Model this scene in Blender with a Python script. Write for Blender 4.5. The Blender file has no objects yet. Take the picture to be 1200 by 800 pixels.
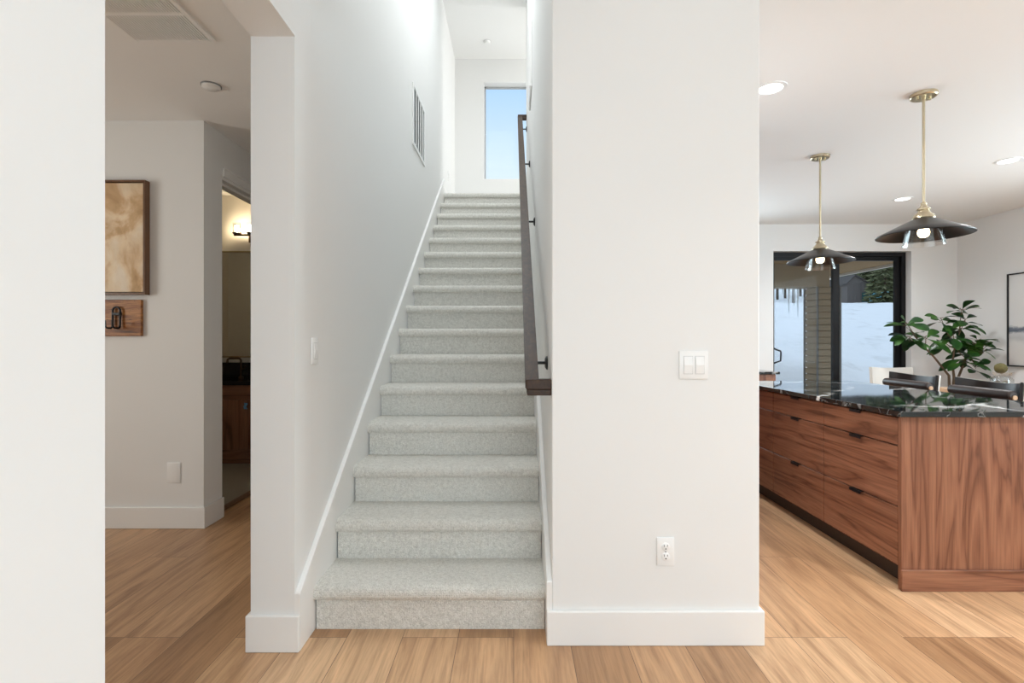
import bpy, bmesh, math, random
from mathutils import Vector, Matrix, noise
random.seed(7)
PI = math.pi
S = bpy.context.scene
COL = S.collection

# ------------------------------------------------------------------ camera
ZC = 1.22
cam = bpy.data.cameras.new('camera'); cam.sensor_width = 36; cam.lens = 18
cam.shift_x = -2/1200; cam.shift_y = -2/1200
cam.clip_start = 0.05; cam.clip_end = 400
co = bpy.data.objects.new('camera', cam); COL.objects.link(co)
co.location = (0, 0, ZC); co.rotation_euler = (PI/2, 0, 0)
S.camera = co
S.view_settings.view_transform = 'Standard'; S.view_settings.look = 'None'
S.view_settings.exposure = 0.07; S.view_settings.gamma = 1; S.view_settings.use_curve_mapping = False
S.cycles.diffuse_bounces = 6; S.cycles.glossy_bounces = 4; S.cycles.transparent_max_bounces = 16
S.cycles.caustics_reflective = False; S.cycles.caustics_refractive = False
S.cycles.sample_clamp_indirect = 6

# ------------------------------------------------------------------ sky
w = bpy.data.worlds.new('sky'); S.world = w; w.use_nodes = True
nt = w.node_tree; N = nt.nodes; L = nt.links
for n in list(N): N.remove(n)
out = N.new('ShaderNodeOutputWorld'); bg = N.new('ShaderNodeBackground'); L.new(bg.outputs[0], out.inputs[0])
tc = N.new('ShaderNodeTexCoord'); sx = N.new('ShaderNodeSeparateXYZ'); L.new(tc.outputs['Generated'], sx.inputs[0])
rp = N.new('ShaderNodeValToRGB'); L.new(sx.outputs[2], rp.inputs[0]); L.new(rp.outputs[0], bg.inputs[0])
el = rp.color_ramp.elements
el[0].position = 0.0; el[0].color = (.92, .95, .98, 1)
el[1].position = 1.0; el[1].color = (.84, .89, .98, 1)
for p, c in ((.28, (.80, .90, .98, 1)), (.45, (.46, .68, .97, 1))):
    e = el.new(p); e.color = c
bg.inputs[1].default_value = 1.05

ZFILL = 5.45
# ------------------------------------------------------------------ added fill lights, most behind added unseen windows
def area(name, loc, rot, sx_, sy_, watts, col=(1, 1, 1), spread=PI):
    l = bpy.data.lights.new(name, 'AREA'); l.shape = 'RECTANGLE'; l.size = sx_; l.size_y = sy_
    l.energy = watts; l.color = col; l.spread = spread
    o = bpy.data.objects.new(name, l); COL.objects.link(o); o.location = loc; o.rotation_euler = rot
    return o
area('foyer_front_fill', (1.9, -3.7, 1.45), (PI/2, 0, 0), 4.0, 2.1, 97, (.76, .90, 1))  # added daylight fill from behind the camera
fl = bpy.data.lights.new('foyer_point_fill', 'POINT'); fl.energy = 42; fl.color = (.82, .92, 1); fl.shadow_soft_size = .2
flo = bpy.data.objects.new('foyer_point_fill', fl); COL.objects.link(flo); flo.location = (.1, -1.5, 2.4)        # added bare fill light, no fixture built
area('kitchen_side_fill', (5.62, 2.5, 1.5), (PI/2, 0, PI/2), 2.2, 1.9, 137, (.76, .90, 1))      # added fill for the kitchen ceiling and floor, faces -x
area('sink_wall_fill', (2.05, 6.5, 1.62), (PI/2, 0, PI), 1.4, 1.0, 34, (.80, .915, 1))          # added fill to lift the kitchen ceiling, faces -y
area('upstairs_fill', (3.1, 6.9, 4.2), (PI/2, 0, PI/2), 1.0, 1.8, 50, (1, .99, .97))  # added fill for the upper hall, no window built here
area('stairwell_fill', (-.35, 3.9, ZFILL), (0, 0, 0), .7, 2.4, 50, (.99, .99, 1))                   # added fill to brighten the stair walls, faces down
area('west_room_fill', (-4.84, 1.4, 1.5), (PI/2, 0, -PI/2), 1.5, 1.5, 41, (1, .93, .85))  # added weak warm fill for the left room and hall

# ------------------------------------------------------------------ materials
def mat(name, col=(.8, .8, .8), rough=.5, metal=0., spec=.5):
    m = bpy.data.materials.new(name); m.use_nodes = True
    b = m.node_tree.nodes['Principled BSDF']
    b.inputs['Base Color'].default_value = (*col, 1); b.inputs['Roughness'].default_value = rough
    b.inputs['Metallic'].default_value = metal; b.inputs['Specular IOR Level'].default_value = spec
    m.node_tree.nodes['Principled BSDF'].label = 'P'
    return m
def nodes(m): return m.node_tree.nodes, m.node_tree.links, m.node_tree.nodes['Principled BSDF']
def coord(m, scale=(1, 1, 1), rot=(0, 0, 0)):
    N, L, b = nodes(m)
    t = N.new('ShaderNodeTexCoord'); mp = N.new('ShaderNodeMapping')
    mp.inputs['Scale'].default_value = scale; mp.inputs['Rotation'].default_value = rot
    L.new(t.outputs['Object'], mp.inputs[0]); return mp.outputs[0]
def noise_n(m, vec, scale, detail=4, rough=.5, dist=0.):
    N, L, b = nodes(m); n = N.new('ShaderNodeTexNoise')
    n.inputs['Scale'].default_value = scale; n.inputs['Detail'].default_value = detail
    n.inputs['Roughness'].default_value = rough; n.inputs['Distortion'].default_value = dist
    L.new(vec, n.inputs['Vector']); return n.outputs['Fac']
def ramp(m, fac, stops):
    N, L, b = nodes(m); r = N.new('ShaderNodeValToRGB'); L.new(fac, r.inputs[0])
    e = r.color_ramp.elements
    e[0].position, e[0].color = stops[0][0], (*stops[0][1], 1)
    e[1].position, e[1].color = stops[-1][0], (*stops[-1][1], 1)
    for p, c in stops[1:-1]: k = e.new(p); k.color = (*c, 1)
    return r.outputs[0]
def mix(m, a, b_, fac, mode='MIX'):
    N, L, b = nodes(m); x = N.new('ShaderNodeMix'); x.data_type = 'RGBA'; x.blend_type = mode
    for sock, v in ((x.inputs[6], a), (x.inputs[7], b_), (x.inputs[0], fac)):
        if hasattr(v, 'links'): L.new(v, sock)
        elif isinstance(v, (int, float)): sock.default_value = v
        else: sock.default_value = (*v, 1)
    return x.outputs[2]
def bump(m, h, strength, dist=.01):
    N, L, b = nodes(m); n = N.new('ShaderNodeBump'); n.inputs['Strength'].default_value = strength
    n.inputs['Distance'].default_value = dist; L.new(h, n.inputs['Height']); L.new(n.outputs[0], b.inputs['Normal'])
def setc(m, c): nodes(m)[1].new(c, nodes(m)[2].inputs['Base Color'])

def wall_paint(name, col):
    m = mat(name, col, .62, 0, .35)
    v = coord(m); h = noise_n(m, v, 9, 5, .55, .4); bump(m, h, .12, .006)
    return m
WALL = wall_paint('white_wall_paint', (.80, .80, .79))
CEIL = wall_paint('white_ceiling_paint', (.86, .858, .848))
TRIM = mat('white_trim_paint', (.84, .835, .82), .32)
PLASTIC = mat('white_plastic', (.85, .85, .84), .28)
DARK = mat('dark_gap', (.02, .02, .02), .8)
BLACK = mat('black_metal', (.014, .014, .016), .38, .3)
BRONZE = mat('bronze_metal', (.10, .055, .03), .35, .85)
BRASS = mat('champagne_brass', (.60, .52, .37), .28, 1.0)
GREY = mat('grey_metal', (.30, .31, .32), .45, .6)

def oak_floor():
    m = mat('oak_planks', rough=.36); N, L, b = nodes(m)
    v = coord(m, (1, 1, 1), (0, 0, PI/2))
    br = N.new('ShaderNodeTexBrick'); L.new(v, br.inputs['Vector'])
    br.offset = .37; br.offset_frequency = 3; br.squash = 1
    br.inputs['Scale'].default_value = 1; br.inputs['Brick Width'].default_value = 2.1; br.inputs['Row Height'].default_value = .228
    br.inputs['Mortar Size'].default_value = .0012; br.inputs['Mortar Smooth'].default_value = .2
    br.inputs['Color1'].default_value = (0, 0, 0, 1); br.inputs['Color2'].default_value = (1, 1, 1, 1); br.inputs['Mortar'].default_value = (.5, .5, .5, 1)
    # random shift of the grain from plank to plank
    t = N.new('ShaderNodeTexCoord'); sp = N.new('ShaderNodeVectorMath'); sp.operation = 'MULTIPLY_ADD'
    L.new(br.outputs['Color'], sp.inputs[0]); sp.inputs[1].default_value = (3.7, 9.1, 5.3); L.new(t.outputs['Object'], sp.inputs[2])
    mp = N.new('ShaderNodeMapping'); mp.inputs['Scale'].default_value = (9, .75, 1); L.new(sp.outputs[0], mp.inputs[0])
    g = noise_n(m, mp.outputs[0], 1.6, 7, .62, 1.1)
    mp2 = N.new('ShaderNodeMapping'); mp2.inputs['Scale'].default_value = (48, 1.8, 1); L.new(sp.outputs[0], mp2.inputs[0])
    f = noise_n(m, mp2.outputs[0], 2.2, 4, .6, .3)
    base = ramp(m, br.outputs['Color'], [(0, (.345, .190, .093)), (.5, (.495, .292, .156)), (1, (.620, .405, .238))])
    gr = ramp(m, g, [(.30, (.56, .49, .44)), (.42, (.84, .80, .77)), (.52, (1.0, .99, .97)), (.72, (1.22, 1.20, 1.18))])
    c = mix(m, base, gr, 1.0, 'MULTIPLY')
    fr = ramp(m, f, [(.32, (.76, .73, .70)), (.55, (1.04, 1.04, 1.04))])
    c = mix(m, c, fr, .8, 'MULTIPLY')
    c = mix(m, c, (.10, .055, .03), br.outputs['Fac'])
    setc(m, c)
    inv = N.new('ShaderNodeMath'); inv.operation = 'MULTIPLY_ADD'; L.new(br.outputs['Fac'], inv.inputs[0]); inv.inputs[1].default_value = -1; L.new(f, inv.inputs[2])
    bump(m, inv.outputs[0], .08, .004)
    return m
OAK = oak_floor()

def walnut(name, axis, dark=1.0):
    m = mat(name, rough=.38); N, L, b = nodes(m)
    sc = {'z': (11, 11, .8), 'y': (11, .8, 11), 'x': (.8, 11, 11)}[axis]
    v = coord(m, sc)
    n = noise_n(m, v, .80, 3, .45, 1.2)
    wv = N.new('ShaderNodeMath'); wv.operation = 'MULTIPLY'; L.new(n, wv.inputs[0]); wv.inputs[1].default_value = 9
    fr = N.new('ShaderNodeMath'); fr.operation = 'PINGPONG'; L.new(wv.outputs[0], fr.inputs[0]); fr.inputs[1].default_value = 1
    c = ramp(m, fr.outputs[0], [(0, (.150, .056, .029)), (.22, (.238, .096, .052)), (1, (.320, .142, .080))])
    sc2 = {'z': (90, 90, 3), 'y': (90, 3, 90), 'x': (3, 90, 90)}[axis]
    f = noise_n(m, coord(m, sc2), 1.3, 3, .6)
    c = mix(m, c, ramp(m, f, [(.35, (.74, .70, .68)), (.6, (1.05, 1.05, 1.05))]), .8, 'MULTIPLY')
    setc(m, c); return m
WALNUT_V = walnut('walnut_vertical_grain', 'z')
WALNUT_H = walnut('walnut_horizontal_grain', 'y')
WALNUT_X = walnut('walnut_crosswise_grain', 'x')

def dark_oak(name, a, b_, axis):
    m = mat(name, rough=.3)
    sc = {'y': (40, 2, 40), 'x': (2, 40, 40), 'z': (40, 40, 2)}[axis]
    f = noise_n(m, coord(m, sc), 1.2, 5, .6, .6)
    setc(m, ramp(m, f, [(.3, a), (.7, b_)])); return m
RAIL = dark_oak('dark_stained_handrail_wood', (.022, .011, .006), (.062, .030, .014), 'y'); nodes(RAIL)[2].inputs['Roughness'].default_value = .42; nodes(RAIL)[2].inputs['Specular IOR Level'].default_value = .3
FRAME_WOOD = dark_oak('brown_frame_wood', (.12, .058, .028), (.21, .11, .055), 'z')
PALE_WOOD = dark_oak('pale_beech_wood', (.52, .33, .19), (.64, .43, .27), 'y')
CHAIR_WOOD = dark_oak('dark_chair_wood', (.03, .016, .01), (.06, .032, .02), 'z')

def carpet():
    m = mat('loop_pile_carpet', rough=.95, spec=.1); N, L, b = nodes(m)
    v = coord(m, (1, 1, 1))
    vo = N.new('ShaderNodeTexVoronoi'); vo.inputs['Scale'].default_value = 170; vo.inputs['Randomness'].default_value = .45; L.new(v, vo.inputs['Vector'])
    n = noise_n(m, v, 60, 4, .7)
    n2 = noise_n(m, v, 210, 2, .6)
    c = ramp(m, n, [(.25, (.62, .605, .56)), (.5, (.78, .765, .72)), (.75, (.88, .865, .82))])
    c = mix(m, c, ramp(m, n2, [(.35, (.78, .77, .75)), (.6, (1.05, 1.05, 1.04))]), .8, 'MULTIPLY')
    setc(m, c)
    a = N.new('ShaderNodeMath'); a.operation = 'MULTIPLY_ADD'; L.new(vo.outputs['Distance'], a.inputs[0]); a.inputs[1].default_value = -1.1; L.new(n2, a.inputs[2])
    bump(m, a.outputs[0], .75, .006); return m
CARPET = carpet()

def marble():
    m = mat('black_marble_with_white_veins', rough=.035, spec=.75); N, L, b = nodes(m)
    v = coord(m, (1.0, 1.0, 1.0), (0, 0, .5))
    d = N.new('ShaderNodeTexNoise'); d.inputs['Scale'].default_value = 2.2; d.inputs['Detail'].default_value = 6; d.inputs['Roughness'].default_value = .6; L.new(v, d.inputs['Vector'])
    vm = N.new('ShaderNodeVectorMath'); vm.operation = 'MULTIPLY_ADD'; L.new(d.outputs['Color'], vm.inputs[0]); vm.inputs[1].default_value = (.55, .35, .5); L.new(v, vm.inputs[2])
    vo = N.new('ShaderNodeTexVoronoi'); vo.feature = 'DISTANCE_TO_EDGE'; vo.inputs['Scale'].default_value = 1.55; L.new(vm.outputs[0], vo.inputs['Vector'])
    big = ramp(m, vo.outputs['Distance'], [(0, (1, 1, 1)), (.016, (.75, .75, .75)), (.030, (0, 0, 0))])
    vo2 = N.new('ShaderNodeTexVoronoi'); vo2.feature = 'DISTANCE_TO_EDGE'; vo2.inputs['Scale'].default_value = 4.0; L.new(vm.outputs[0], vo2.inputs['Vector'])
    sm = ramp(m, vo2.outputs['Distance'], [(0, (.22, .22, .22)), (.007, (.08, .08, .08)), (.02, (0, 0, 0))])
    gate = ramp(m, noise_n(m, v, 1.9, 3), [(.42, (0, 0, 0)), (.54, (1, 1, 1))])
    veins = mix(m, big, gate, 1.0, 'MULTIPLY'); veins = mix(m, veins, sm, 1.0, 'ADD')
    cl = ramp(m, noise_n(m, v, 3.5, 5), [(.4, (.006, .008, .009)), (.7, (.022, .030, .028))])
    setc(m, mix(m, cl, (.88, .88, .86), veins)); return m
MARBLE = marble()

def glass(name, tint=(.97, .99, .98), f0=.06):
    m = bpy.data.materials.new(name); m.use_nodes = True; N = m.node_tree.nodes; L = m.node_tree.links
    for n in list(N): N.remove(n)
    o = N.new('ShaderNodeOutputMaterial'); mx = N.new('ShaderNodeMixShader'); t = N.new('ShaderNodeBsdfTransparent'); g = N.new('ShaderNodeBsdfGlossy')
    lw = N.new('ShaderNodeLayerWeight'); lw.inputs[0].default_value = .5; pw = N.new('ShaderNodeMath'); pw.operation = 'POWER'; pw.inputs[1].default_value = 4; ma = N.new('ShaderNodeMath'); ma.operation = 'MULTIPLY_ADD'; ma.inputs[1].default_value = .55; ma.inputs[2].default_value = f0*.6; L.new(lw.outputs['Facing'], pw.inputs[0]); L.new(pw.outputs[0], ma.inputs[0])
    t.inputs[0].default_value = (*tint, 1); g.inputs['Roughness'].default_value = .02; g.inputs[0].default_value = (1, 1, 1, 1)
    L.new(ma.outputs[0], mx.inputs[0]); L.new(t.outputs[0], mx.inputs[1]); L.new(g.outputs[0], mx.inputs[2]); L.new(mx.outputs[0], o.inputs[0])
    return m
GLASS = glass('window_glass')
COATED = glass('coated_window_glass', (.97, .99, .99), .003)
SHADE_GLASS = glass('clear_shade_glass', (.90, .91, .91), .16)
def emit(name, col, s):
    m = mat(name, col, .4); b = nodes(m)[2]
    b.inputs['Emission Color'].default_value = (*col, 1); b.inputs['Emission Strength'].default_value = s; return m
BULB = emit('lit_bulb', (1, .78, .48), 24)
LED = emit('lit_downlight', (1, .97, .92), 6)
CANDLE = emit('lit_sconce_bulb', (1, .78, .50), 110)
FROST = emit('lit_frosted_glass', (1, .86, .66), 1.2)

# ------------------------------------------------------------------ mesh helpers
def BM(): return bmesh.new()
def box(bm, x0, x1, y0, y1, z0, z1, bev=0, seg=2, rot=None, piv=None):
    t = bmesh.new(); bmesh.ops.create_cube(t, size=1)
    bmesh.ops.scale(t, vec=(x1-x0, y1-y0, z1-z0), verts=t.verts)
    bmesh.ops.translate(t, vec=((x0+x1)/2, (y0+y1)/2, (z0+z1)/2), verts=t.verts)
    if bev: bmesh.ops.bevel(t, geom=list(t.edges), offset=bev, segments=seg, affect='EDGES', profile=.5)
    if rot is not None: bmesh.ops.rotate(t, cent=piv or (0, 0, 0), matrix=rot, verts=t.verts)
    merge(bm, t); return bm
def merge(bm, t):
    me = bpy.data.meshes.new('tmp'); t.to_mesh(me); t.free(); bm.from_mesh(me); bpy.data.meshes.remove(me)
def prism_x(bm, poly, x0, x1):                     # polygon in (y, z), swept along x
    a = [bm.verts.new((x0, y, z)) for y, z in poly]; b = [bm.verts.new((x1, y, z)) for y, z in poly]
    bm.faces.new(a); bm.faces.new(b[::-1]); n = len(poly)
    for i in range(n): bm.faces.new((a[i], b[i], b[(i+1) % n], a[(i+1) % n]))
    bmesh.ops.recalc_face_normals(bm, faces=bm.faces); return bm
def prism_y(bm, poly, y0, y1):                     # polygon in (x, z), swept along y
    a = [bm.verts.new((x, y0, z)) for x, z in poly]; b = [bm.verts.new((x, y1, z)) for x, z in poly]
    bm.faces.new(a); bm.faces.new(b[::-1]); n = len(poly)
    for i in range(n): bm.faces.new((a[i], b[i], b[(i+1) % n], a[(i+1) % n]))
    bmesh.ops.recalc_face_normals(bm, faces=bm.faces); return bm
def lathe(bm, prof, seg=32, c=(0, 0, 0), ax='z', closed=False):
    rings = []
    for r, h in prof:
        ring = []
        for k in range(seg):
            a = 2*PI*k/seg; p = (r*math.cos(a), r*math.sin(a), h)
            if ax == 'y': p = (p[0], p[2], p[1])
            if ax == 'x': p = (p[2], p[0], p[1])
            ring.append(bm.verts.new((p[0]+c[0], p[1]+c[1], p[2]+c[2])))
        rings.append(ring)
    m = len(rings)
    for i in range(m if closed else m-1):
        A, B = rings[i], rings[(i+1) % m]
        for k in range(seg): bm.faces.new((A[k], A[(k+1) % seg], B[(k+1) % seg], B[k]))
    if not closed:
        for R in (rings[0], rings[-1]):
            if (R[0].co-R[seg//2].co).length > 1e-5: bm.faces.new(R)
    bmesh.ops.remove_doubles(bm, verts=bm.verts, dist=1e-6)
    bmesh.ops.recalc_face_normals(bm, faces=bm.faces); return bm
def tube(bm, pts, r, seg=10):
    pts = [Vector(p) for p in pts]; n = len(pts); rr = r if isinstance(r, (list, tuple)) else [r]*n
    prev = None; rings = []
    for i, p in enumerate(pts):
        d = (pts[min(i+1, n-1)]-pts[max(i-1, 0)]).normalized()
        u = prev - d*prev.dot(d) if prev is not None else d.orthogonal()
        if u.length < 1e-5: u = d.orthogonal()
        u.normalize(); prev = u; v = d.cross(u)
        rings.append([bm.verts.new(p+(u*math.cos(2*PI*k/seg)+v*math.sin(2*PI*k/seg))*rr[i]) for k in range(seg)])
    for A, B in zip(rings, rings[1:]):
        for k in range(seg): bm.faces.new((A[k], A[(k+1) % seg], B[(k+1) % seg], B[k]))
    bm.faces.new(rings[0][::-1]); bm.faces.new(rings[-1])
    bmesh.ops.recalc_face_normals(bm, faces=bm.faces); return bm
def grid(bm, P):                                   # rows of points -> quads
    V = [[bm.verts.new(p) for p in row] for row in P]
    for i in range(len(V)-1):
        for j in range(len(V[0])-1): bm.faces.new((V[i][j], V[i][j+1], V[i+1][j+1], V[i+1][j]))
    return V
def obj(name, bm, m, parent=None, smooth=False, loc=None):
    me = bpy.data.meshes.new(name); bm.to_mesh(me); bm.free(); me.materials.append(m)
    if smooth:
        for p in me.polygons: p.use_smooth = True
        try: me.set_sharp_from_angle(angle=math.radians(38))
        except Exception: pass
    o = bpy.data.objects.new(name, me); COL.objects.link(o)
    if parent is not None: o.parent = parent
    if loc is not None: o.location = loc
    return o
def tag(o, label, cat, group=None):
    o['label'] = label; o['category'] = cat
    if group: o['group'] = group
    return o
def thing(name, label, cat, loc=(0, 0, 0), rz=0, group=None):
    o = bpy.data.objects.new(name, None); o.empty_display_size = .1; COL.objects.link(o)
    o.location = loc; o.rotation_euler = (0, 0, rz); return tag(o, label, cat, group)
def struct(name, bm, m, parent=None, smooth=False):
    o = obj(name, bm, m, parent, smooth)
    if parent is None: o['kind'] = 'structure'
    return o
def copy_tree(o, parent=None):
    c = o.copy(); COL.objects.link(c)
    if parent is not None: c.parent = parent
    for ch in list(o.children): copy_tree(ch, c)
    return c

# ------------------------------------------------------------------ measures
H, R_, Y1 = .186, .265, 2.139          # riser, run, first nosing
ZCEIL = 2.64
XL, XR = -.8605, .154                  # faces of the stair walls
YN = Y1 + 15*R_                        # top nosing
ZUP = 16*H                             # upper floor
YB = 7.5                               # upper back wall
ZTOP = 5.33

# ------------------------------------------------------------------ the shell
b = BM(); box(b, -4.7, 5.6, -3.6, 6.4, -.12, 0); struct('floor', b, OAK)
b = BM()                                # ceiling of the ground floor, cut out over the stairs
box(b, -4.7, XL-.001, -3.6, 3.36, ZCEIL, ZCEIL+.2)
box(b, -2.08, XL-.02, 3.36, 6.0, ZCEIL, ZCEIL+.2)
box(b, XL, 5.6, -3.6, 2.06, ZCEIL, ZCEIL+.2)
box(b, XR+.05, 5.6, 2.06, 6.45, ZCEIL, ZCEIL+.2)
struct('ceiling', b, CEIL)
b = BM(); box(b, -1.03, 3.2, 1.95, 2.6, ZTOP, ZTOP+.15); box(b, -1.03, 3.2, 5.2, YB+.2, ZTOP, ZTOP+.15); box(b, -1.03, -.75, 2.6, 5.2, ZTOP, ZTOP+.15); box(b, .05, 3.2, 2.6, 5.2, ZTOP, ZTOP+.15); struct('ceiling_upper', b, CEIL)

b = BM()                                # left wall: front stretch, header, stair wall
box(b, -1.03, -.855, -3.6, 1.071, 0, ZCEIL)
box(b, -1.03, -.857, 1.071, 2.009, 2.41, ZCEIL)
box(b, -1.032, XL, 2.009, YB+.15, 0, ZTOP)
struct('wall_left', b, WALL)
b = BM()                                # right wall of the stairs: thick pier in front
box(b, XR, .986, 2.054, 5.62, 0, ZCEIL+.1, .004, 1)
box(b, XR+.0005, .30, 2.10, 6.34, ZCEIL, ZTOP)
box(b, XR+.0005, .30, 5.6, 6.34, 0, ZCEIL)
struct('wall_right', b, WALL)
b = BM(); box(b, XL-.05, XR+.1, 1.97, 2.06, ZCEIL+.2, ZTOP); struct('wall_upper_front', b, WALL)
b = BM()                                # back wall upstairs with the window hole
WX0, WX1, WZ0, WZ1 = -.4375, .42, 3.576, 4.99
box(b, -1.03, WX0, YB, YB+.18, 2.6, ZTOP); box(b, WX1, 3.2, YB, YB+.18, 2.6, ZTOP)
box(b, WX0, WX1, YB, YB+.18, 2.6, WZ0); box(b, WX0, WX1, YB, YB+.18, WZ1, ZTOP)
struct('wall_back', b, WALL)
b = BM(); box(b, .30, 3.2, 6.22, 6.34, ZUP-.2, ZTOP); struct('wall_upper_hall', b, WALL)
b = BM()                                # floor upstairs
prof = [(YN+.008, ZUP-.055), (YN, ZUP-.04), (YN, ZUP-.02), (YN+.012, ZUP-.004), (YN+.03, ZUP), (YB, ZUP), (YB, ZUP-.25), (YN+.2, ZUP-.25), (YN+.2, ZUP-.055)]
prism_x(b, prof, -.838, .1325); box(b, .1325, 3.2, 6.34, YB, ZUP-.25, ZUP)
struct('floor_upper', b, CARPET)

b = BM()                                # hall wall with the art, wall with the bathroom door
box(b, -4.7, -2.01, 3.32, 3.44, 0, ZCEIL)
box(b, -2.15, -2.01, 3.44, 3.53, 0, ZCEIL); box(b, -2.15, -2.01, 3.53, 4.40, 2.345, ZCEIL); box(b, -2.15, -2.01, 4.40, 6.0, 0, ZCEIL)
struct('wall_hall_back', b, WALL)
b = BM(); box(b, -4.7, -1.03, 6.0, 6.12, 0, 2.9); struct('wall_hall_end', b, WALL)
b = BM()
box(b, -4.82, -4.7, -3.6, .6, 0, ZCEIL); box(b, -4.82, -4.7, 2.2, 3.44, 0, ZCEIL)
box(b, -4.82, -4.7, .6, 2.2, 0, .7); box(b, -4.82, -4.7, .6, 2.2, 2.3, ZCEIL)
struct('wall_west', b, WALL)
b = BM(); box(b, -4.2, -2.15, 5.50, 5.62, 0, 2.8); box(b, -4.32, -4.2, 3.44, 5.6, 0, 2.8); struct('wall_bathroom', b, wall_paint('warm_bathroom_paint', (.78, .74, .67)))
b = BM(); box(b, -4.3, -2.08, 3.38, 5.6, 2.772, 2.86); struct('ceiling_bathroom', b, CEIL)
tile = mat('beige_bathroom_tile', (.36, .33, .28), .4)
b = BM(); box(b, -4.2, -2.08, 3.44, 5.5, 0, .006); struct('floor_bathroom', b, tile)
b = BM(); box(b, -2.12, -2.06, 3.53, 4.40, .0, .012, .004); struct('trim_3', b, FRAME_WOOD)

b = BM()                                # kitchen back wall with the sliding-door hole
KY = 6.29; DX0, DX1, DZ = 3.19, 4.885, 2.31
box(b, .986, 1.35, KY, KY+.16, 0, ZCEIL); box(b, 2.75, DX0, KY, KY+.16, 0, ZCEIL); box(b, 1.35, 2.75, KY, KY+.16, 0, 1.1); box(b, 1.35, 2.75, KY, KY+.16, 2.15, ZCEIL); box(b, DX1, 5.6, KY, KY+.16, 0, ZCEIL); box(b, DX0, DX1, KY, KY+.16, DZ, ZCEIL)
struct('wall_kitchen_back', b, WALL)
b = BM()
box(b, 5.45, 5.6, 3.62, KY, 0, ZCEIL); box(b, 5.45, 5.6, -3.6, 1.38, 0, ZCEIL); box(b, 5.45, 5.6, 1.38, 3.62, 0, .55); box(b, 5.45, 5.6, 1.38, 3.62, 2.45, ZCEIL)
struct('wall_kitchen_right', b, WALL)
b = BM()                                # wall behind the camera, with an added opening for the fill light
box(b, -4.7, -.12, -3.75, -3.6, 0, ZCEIL); box(b, 3.92, 5.6, -3.75, -3.6, 0, ZCEIL)
box(b, -.12, 3.92, -3.75, -3.6, 0, .4); box(b, -.12, 3.92, -3.75, -3.6, 2.5, ZCEIL)
struct('wall_front', b, WALL)

# baseboards and skirts
BH = .138
def bb(name, boxes):
    b = BM()
    for q in boxes: box(b, *q, .004, 2)
    return struct(name, b, TRIM)
bb('baseboard_left', [(-1.047, -.838, 1.9946, 2.009, 0, .143), (-1.047, -1.032, 2.009, 6.0, 0, .143)])
bb('baseboard_right', [(.1325, 1.001, 2.039, 2.054, 0, BH), (.986, 1.001, 2.05, 3.35, 0, BH)])
bb('baseboard_hall', [(-4.7, -1.995, 3.304, 3.32, 0, BH), (-2.01, -1.995, 3.31, 3.53, 0, BH), (-2.01, -1.995, 4.49, 6.0, 0, BH)])
bb('baseboard_kitchen', [(2.93, DX0, KY-.015, KY, 0, BH), (DX1, 5.45, KY-.015, KY, 0, BH), (5.435, 5.45, -3.6, KY, 0, BH)])
bb('baseboard_upper', [(XL, .9, YB-.015, YB, ZUP, ZUP+.13), (XL, XL+.015, 6.2, YB, ZUP, ZUP+.13)])
sl = H/R_
def skirt(name, x0, x1, y0, z0, yend):
    b = BM(); zt = z0+(yend-y0)*sl
    prism_x(b, [(y0, 0), (y0, z0), (yend, zt), (yend, zt-.55), (y0+.5, 0)], x0, x1)
    bmesh.ops.bevel(b, geom=[e for e in b.edges if all(abs(v.co.z-(z0+(v.co.y-y0)*sl)) < 1e-4 for v in e.verts)], offset=.003, segments=1, affect='EDGES')
    return struct(name, b, TRIM)
skirt('trim_1', XL, -.8382, 2.0085, .225, 6.2)
skirt('trim_2', .1327, XR, 2.0535, .25, 6.2)

# bathroom door casing
b = BM()
box(b, -2.0, -1.992, 3.53, 4.47, 2.40, 2.41, .002); box(b, -2.01, -1.998, 3.53, 4.47, 2.345, 2.40, .003)
box(b, -2.15, -2.01, 3.53, 4.40, 2.325, 2.345); box(b, -2.10, -2.06, 3.54, 4.39, 2.31, 2.325)
box(b, -2.01, -1.998, 4.40, 4.47, 0, 2.40, .003); box(b, -2.15, -2.01, 4.385, 4.40, 0, 2.33)
struct('trim_4', b, TRIM)

# ------------------------------------------------------------------ the stairs
st = thing('staircase', 'straight carpeted staircase climbing between two white walls', 'stairs', (0, Y1, 0))
for n in range(1, 16):
    y = (n-1)*R_; z = n*H
    pr = [(y+.010, z-.058), (y+.002, z-.050), (y-.001, z-.036), (y+.001, z-.022), (y+.008, z-.010), (y+.020, z-.003), (y+.036, z), (y+R_+.03, z), (y+R_+.03, z-.05), (y+.03, z-.058)]
    b = BM(); prism_x(b, pr, -.838, .1325)
    s = obj('step', b, CARPET, st, True)
    b = BM(); box(b, -.8325, .130, y+.022, y+.05, z-H+(0 if n == 1 else -.001), z-.052)
    obj('riser', b, CARPET, s)
y = 15*R_; z = 16*H
b = BM(); box(b, -.8325, .130, y+.022, y+.05, z-H-.001, z-.052); obj('riser', b, CARPET, st)

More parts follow.
